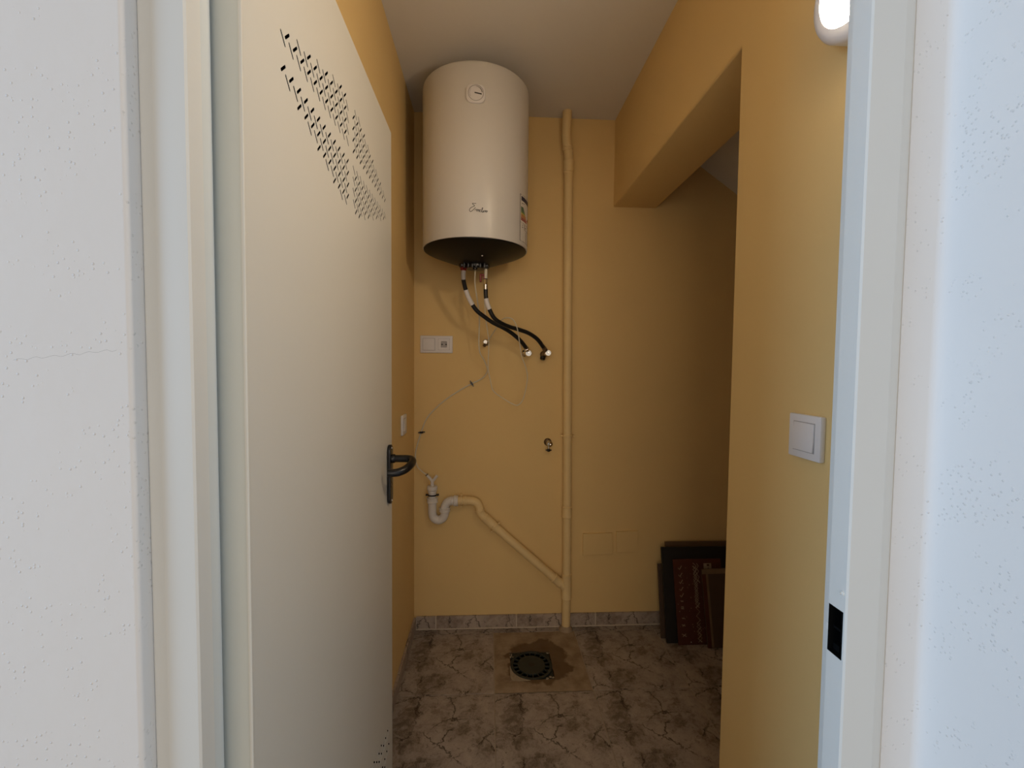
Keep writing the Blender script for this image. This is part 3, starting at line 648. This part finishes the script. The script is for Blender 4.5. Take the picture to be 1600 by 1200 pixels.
# ------------------------------------------------------------ switches, socket, cover plates
def frame_ring(bm, w, h, depth, iw, ih, mtx, cx=0, bev=.0025):
    """flat frame: outer rounded plate in local x,z facing -y"""
    add_box(bm, cx-w/2, cx+w/2, -depth, 0, -h/2, h/2, bev=bev, mtx=mtx)
def rocker(parent, mtx, cx, s=.050, depth=.009):
    bm = box(cx-s/2-.0016, cx+s/2+.0016, -depth-.0002, -depth+.003, -s/2-.0016, s/2+.0016, mtx=mtx); obj('rocker_gap', bm, 'grey_plastic_and_shade', parent)
    bm = bmesh.new(); t = bmesh.new()
    add_box(t, cx-s/2, cx+s/2, -depth-.0035, -depth, -s/2, s/2, bev=.001)
    for vv in t.verts:
        if vv.co.y < -depth-.001: vv.co.y += .0022*(vv.co.z/(s/2)) if vv.co.z > 0 else 0
    merge(bm, t, mtx); obj('rocker', bm, 'white', parent, smooth=True)
# double unit on the back wall (switch + socket)
du = thing('switch_and_socket', 'white double plate with switch and round socket on the back wall', 'socket', (-.2455, YB, 1.390))
mt = Matrix.Translation((-.2455, YB, 1.390))
bm = bmesh.new(); add_box(bm, -.0765, .0765, -.009, 0, -.041, .041, bev=.003, mtx=mt); cf = obj('cover_frame', bm, 'white', du, smooth=True)
hole = lambda: lathe([(.0198, 0), (.0198, .03)], mt @ Vector((.0355, -.0005, 0)), (0, -1, 0), 40)
cut(cf, hole())
rocker(du, mt, -.0355, .055); 
bm = box(.0355-.027, .0355+.027, -.0095, -.006, -.027, .027, mtx=mt); cut(obj('socket_gap', bm, 'grey_plastic_and_shade', du), hole())
bm = bmesh.new(); t = bmesh.new()
so = [(.0355+a, b) for a, b in rrect(.0262, .0262, .003, 8)]; n = len(so); ri = .0195
outer = [t.verts.new((a, -.011, b)) for a, b in so]; outb = [t.verts.new((a, -.006, b)) for a, b in so]
circ = []; cirb = []
for a, b in so:
    ang = math.atan2(b, a-.0355); circ.append(t.verts.new((.0355+ri*math.cos(ang), -.011, ri*math.sin(ang)))); cirb.append(t.verts.new((.0355+ri*.94*math.cos(ang), -.001, ri*.94*math.sin(ang))))
for i in range(n):
    j = (i+1) % n
    t.faces.new((outer[i], outer[j], circ[j], circ[i])); t.faces.new((outer[i], outb[i], outb[j], outer[j])); t.faces.new((circ[i], circ[j], cirb[j], cirb[i]))
t.faces.new(cirb); merge(bm, t, mt)
sk = obj('socket_insert', bm, 'white', du)
# round cup, pin holes, earth clips: shade painted in as grey floor, dark clips
obj('shaded_cup_floor', lathe([(.0186, 0), (.0186, .0006), (0, .0006)], mt @ Vector((.0355, -.0008, 0)), (0, -1, 0), 30), 'grey_plastic_and_shade', sk)
for q in (-1, 1): obj('pin_hole', lathe([(.0034, 0), (.0034, .0008)], mt @ Vector((.0355+q*.0095, -.0014, 0)), (0, -1, 0), 14), 'slot', sk)
for q in (-1, 1): obj('earth_clip', box(.0355-.0035, .0355+.0035, -.0108, -.0010, q*.0178-.002, q*.0178+.002, mtx=mt), 'slot', sk)
# single switch on the right wall near the door
sw = thing('light_switch', 'white single light switch on the right wall near the doorway', 'switch', (XR, .782, 1.168))
mt2 = Matrix.Translation((XR, .782, 1.168)) @ Matrix.Rotation(-PI/2, 4, 'Z')
bm = bmesh.new(); add_box(bm, -.041, .041, -.0105, 0, -.041, .041, bev=.0025, mtx=mt2); obj('cover_frame', bm, 'white', sw, smooth=True)
rocker(sw, mt2, 0, .052, .0105)
# blank plate seen edge-on on the left wall beyond the door
bp_ = thing('blank_wall_plate', 'white square outlet plate on the left wall beyond the door handle', 'wall plate', (XL, 1.838, 1.044))
mt3 = Matrix.Translation((XL, 1.838, 1.044)) @ Matrix.Rotation(PI/2, 4, 'Z')
bm = bmesh.new(); add_box(bm, -.041, .041, -.0095, 0, -.041, .041, bev=.0025, mtx=mt3); obj('cover_frame', bm, 'white', bp_, smooth=True)
rocker(bp_, mt3, 0, .050, .0095)
def cover(label, pts):
    bm = bmesh.new(); add_prism(bm, pts, YB-.009, YB+.002, 'y', bev=.0008)
    o = obj('junction_cover', bm, 'yellow'); tag(o, label, 'cover plate', group='painted-over junction covers'); return o
cover('wider yellow-painted blank cover plate right of the drain pipe', [(.476, .357), (.626, .363), (.622, .468), (.475, .466)])
cover('squarer yellow-painted blank cover plate nearer the leaning boards', [(.646, .370), (.750, .375), (.751, .477), (.641, .474)])

# ------------------------------------------------------------ round bulkhead lamp on the right wall
LY, LZ, LR = .665, 1.903, .093
lamp = thing('wall_lamp', 'round white wall lamp, lit, high on the right wall', 'lamp', (XR, LY, LZ))
obj('lamp_housing', lathe([(LR-.004, 0), (LR, .003), (LR, .036), (LR-.004, .043), (LR-.012, .0465), (LR-.021, .0465), (LR-.023, .043)], (XR, LY, LZ), (-1, 0, 0), 56), 'white', lamp, smooth=True)
obj('lamp_diffuser', lathe([(LR-.022, 0), (LR-.022, .003), (LR-.03, .006), (.03, .0085), (0, .009)], (XR-.041, LY, LZ), (-1, 0, 0), 56), 'lamp', lamp, smooth=True)

# ------------------------------------------------------------ floor drain
dr = thing('floor_drain', 'square dark plastic floor drain with a round slotted grate', 'drain', (dx, dy, 0))
bm = bmesh.new()
sq = rrect(dh-.001, dh-.001, .002, 2); cr_ = []
A = []; B = []; Cc = []; D = []
for a, b in sq:
    ang = math.atan2(b, a)
    A.append(bm.verts.new((dx+a, dy+b, .001))); B.append(bm.verts.new((dx+a, dy+b, -.025)))
    Cc.append(bm.verts.new((dx+.0865*math.cos(ang), dy+.0865*math.sin(ang), .001))); D.append(bm.verts.new((dx+.0865*math.cos(ang), dy+.0865*math.sin(ang), -.02)))
n = len(sq)
bm.free()
bm = box(dx-dh+.001, dx+dh-.001, dy-dh+.001, dy+dh-.001, -.030, -.009)
for k in range(4):   # corner webs of the square frame, lying lower than the ring
    sx, sy = (1, 1, -1, -1)[k], (1, -1, -1, 1)[k]
    add_prism(bm, [(dx+sx*.087, dy+sy*.087), (dx+sx*.087, dy+sy*.030), (dx+sx*.0845, dy+sy*.030), (dx+sx*.0625, dy+sy*.0625), (dx+sx*.030, dy+sy*.0845), (dx+sx*.030, dy+sy*.087)], -.010, -.0045, 'z')
add_lathe(bm, [(.0905, -.006), (.0905, .0015), (.0885, .003), (.0860, .003), (.0860, -.006)], (dx, dy, 0), seg=48)
obj('drain_frame', bm, 'drain', dr, smooth=True)
bm = lathe([(.0855, -.004), (.0855, .0015), (.0845, .0025), (.0800, .0025), (.0790, .0015), (.0790, -.004)], (dx, dy, 0), seg=48)
nsp = 18
for k in range(nsp):
    a = 2*PI*(k+.5)/nsp; m4 = Matrix.Translation((dx, dy, 0)) @ Matrix.Rotation(a, 4, 'Z'); add_box(bm, .056, .081, -.0021, .0021, -.004, .002, mtx=m4)
add_lathe(bm, [(.0595, -.004), (.0595, .0015), (.0585, .0025), (.053, .0025)], (dx, dy, 0), seg=40)
g = obj('slotted_grate', bm, 'drain', dr, smooth=True)
obj('centre_plate', lathe([(.054, 0), (.054, .0022), (.0, .0026)], (dx, dy, 0), seg=40), 'drain_lid', g, smooth=True)
bm = box(dx-dh+.002, dx+dh-.002, dy-dh+.002, dy+dh-.002, -.0095, -.0085); obj('pit_dark', bm, 'black_matt', dr)  # black sheet, paints the shade of the pit under the grate
bm = bmesh.new()   # mortar slopped over the near left corner of the frame
def arc(a0, a1, r, n=8): return [(dx+r*math.cos(math.radians(a0+(a1-a0)*k/n)), dy+r*math.sin(math.radians(a0+(a1-a0)*k/n))) for k in range(n+1)]
add_prism(bm, arc(183, 262, .0915) + [(dx-.012, dy-.094), (dx-.05, dy-.0955), (dx-.09, dy-.094), (dx-.0945, dy-.06), (dx-.094, dy-.004)], -.006, .0014, 'z', bev=.0006)
obj('mortar_fillet', bm, 'debris', floor)
bm = bmesh.new()   # mortar crumbs in the corners of the frame
for cx, cy, s, n in ((-.078, -.070, .010, 9), (-.062, -.082, .009, 8), (.075, -.078, .010, 10), (.055, -.086, .007, 7), (-.084, .055, .007, 6), (-.086, .07, .006, 5), (.082, .074, .006, 5)):
    for k in range(n):
        q = bmesh.new(); bmesh.ops.create_icosphere(q, subdivisions=1, radius=random.uniform(.0018, .0045))
        for vv in q.verts: vv.co = vv.co*random.uniform(.7, 1.25); vv.co.z *= .6
        merge(bm, q, Matrix.Translation((dx+cx+random.uniform(-s, s), dy+cy+random.uniform(-s*.6, s*.6), .0005)))
o = obj('mortar_crumbs', bm, 'debris', dr); o['kind'] = 'stuff'

# ------------------------------------------------------------ boards leaning in the alcove
def board(name, label, x0, w, h, t, yb, yt, z_top, m, shear=0):
    """board standing on the floor at y = yb (front foot) and leaning back so its top front edge is at yt"""
    L = math.hypot(yt-yb, z_top); lean = math.atan2(yt-yb, z_top)
    m4 = Matrix.Translation((x0, yb, .0015)) @ Matrix.Rotation(-lean, 4, 'X') @ Matrix.Rotation(shear, 4, 'Y')
    o = thing(name, label, 'board', (x0, yb, 0), 'old boards leaning in the alcove')
    obj('panel', box(0, w, 0, t, 0, L, bev=.001, seg=1, mtx=m4), m, o)
    return o, m4, L
board('wooden_board', 'plain brown wooden board, rearmost and tallest of the leaning stack', .885, .42, 0, .012, 2.035, 2.098, .425, 'wood')
board('brown_board', 'narrow reddish-brown board showing at the left of the leaning stack', .834, .30, 0, .009, 1.995, 2.060, .333, 'brown_board')
board('black_board', 'wide black board with white scuffs behind the maroon board', .846, .42, 0, .012, 1.958, 2.052, .418, 'dark_board')
b2, m4, L = board('maroon_board', 'maroon board with zigzag lines of dried adhesive', .8955, .235, 0, .008, 1.942, 2.030, .367, 'red_board')
bm = bmesh.new(); pb = lambda a, b: m4 @ Vector((a, -.0008, b))
def zig(xc, z0, z1, step, amp, w, mirror=False):
    z = z0; s = 1; pts = []
    while z < z1: pts.append((xc+s*amp+random.uniform(-.002, .002), z)); z += step*random.uniform(.85, 1.15); s = -s
    flat_stroke(bm, pts, w, pb)
    if mirror:
        z = z0; s = -1; pts = []
        while z < z1: pts.append((xc+s*amp+random.uniform(-.002, .002), z)); z += step*random.uniform(.85, 1.15); s = -s
        flat_stroke(bm, pts, w, pb)
zig(.103, .012, .352, .0165, .0085, .0026); zig(.103, .16, .36, .0165, .0085, .0035, True); zig(.103, .01, .11, .017, .010, .0024, True); zig(.118, .27, .36, .013, .005, .003)
for z in (.345, .313, .282, .250, .222):
    flat_stroke(bm, [(.022, z-.006), (.028, z-.014), (.040, z+.003)], .0035, pb)
for z, s in ((.19, .4), (.165, .3), (.158, .5), (.115, .3), (.085, .6), (.042, 1)):
    flat_stroke(bm, [(.026-.008*s, z+.006*s), (.034+.006*s, z-.006*s)], .003, pb); flat_stroke(bm, [(.028-.006*s, z-.006*s), (.034+.004*s, z+.006*s)], .003, pb)
for k in range(40):
    a, b = random.uniform(.01, .16), random.uniform(.01, .35); r_ = random.uniform(.0008, .002); flat_stroke(bm, [(a-r_, b), (a+r_, b)], r_*2, pb)
for a0, a1, b0, b1 in ((.148, .164, .324, .358), (.176, .186, .324, .358), (.164, .176, .338, .345), (.164, .176, .354, .358)): flat_stroke(bm, [(a0, (b0+b1)/2), (a1, (b0+b1)/2)], b1-b0, pb)
flat_stroke(bm, [(.164, .324), (.1665, .338)], .004, pb); flat_stroke(bm, [(.176, .324), (.1735, .338)], .004, pb)
obj('adhesive_lines', bm, 'glue', b2)['kind'] = 'stuff'
bm = bmesh.new(); flat_stroke(bm, [(.058, .012), (.0615, .012)], .0035, pb); obj('white_fleck', bm, 'white', b2)
b3, m4b, L3 = board('brown_board', 'brown board with a tan edge strip at the front right of the stack', 1.022, .20, 0, .010, 1.915, 1.985, .338, 'brown_board', -.02)
obj('edge_strip', box(.0, .018, -.001, .0, .0, L3, mtx=m4b), 'red_board', b3)
bm = box(.018, .028, -.002, .0, .0, L3-.004, mtx=m4b); add_box(bm, 0, .2, -.0022, 0, L3-.022, L3, mtx=m4b); obj('edge_trim', bm, 'board_edge', b3)
m4k = Matrix.Translation((.846, 1.958, 0)) @ Matrix.Rotation(-math.atan2(.094, .418), 4, 'X')
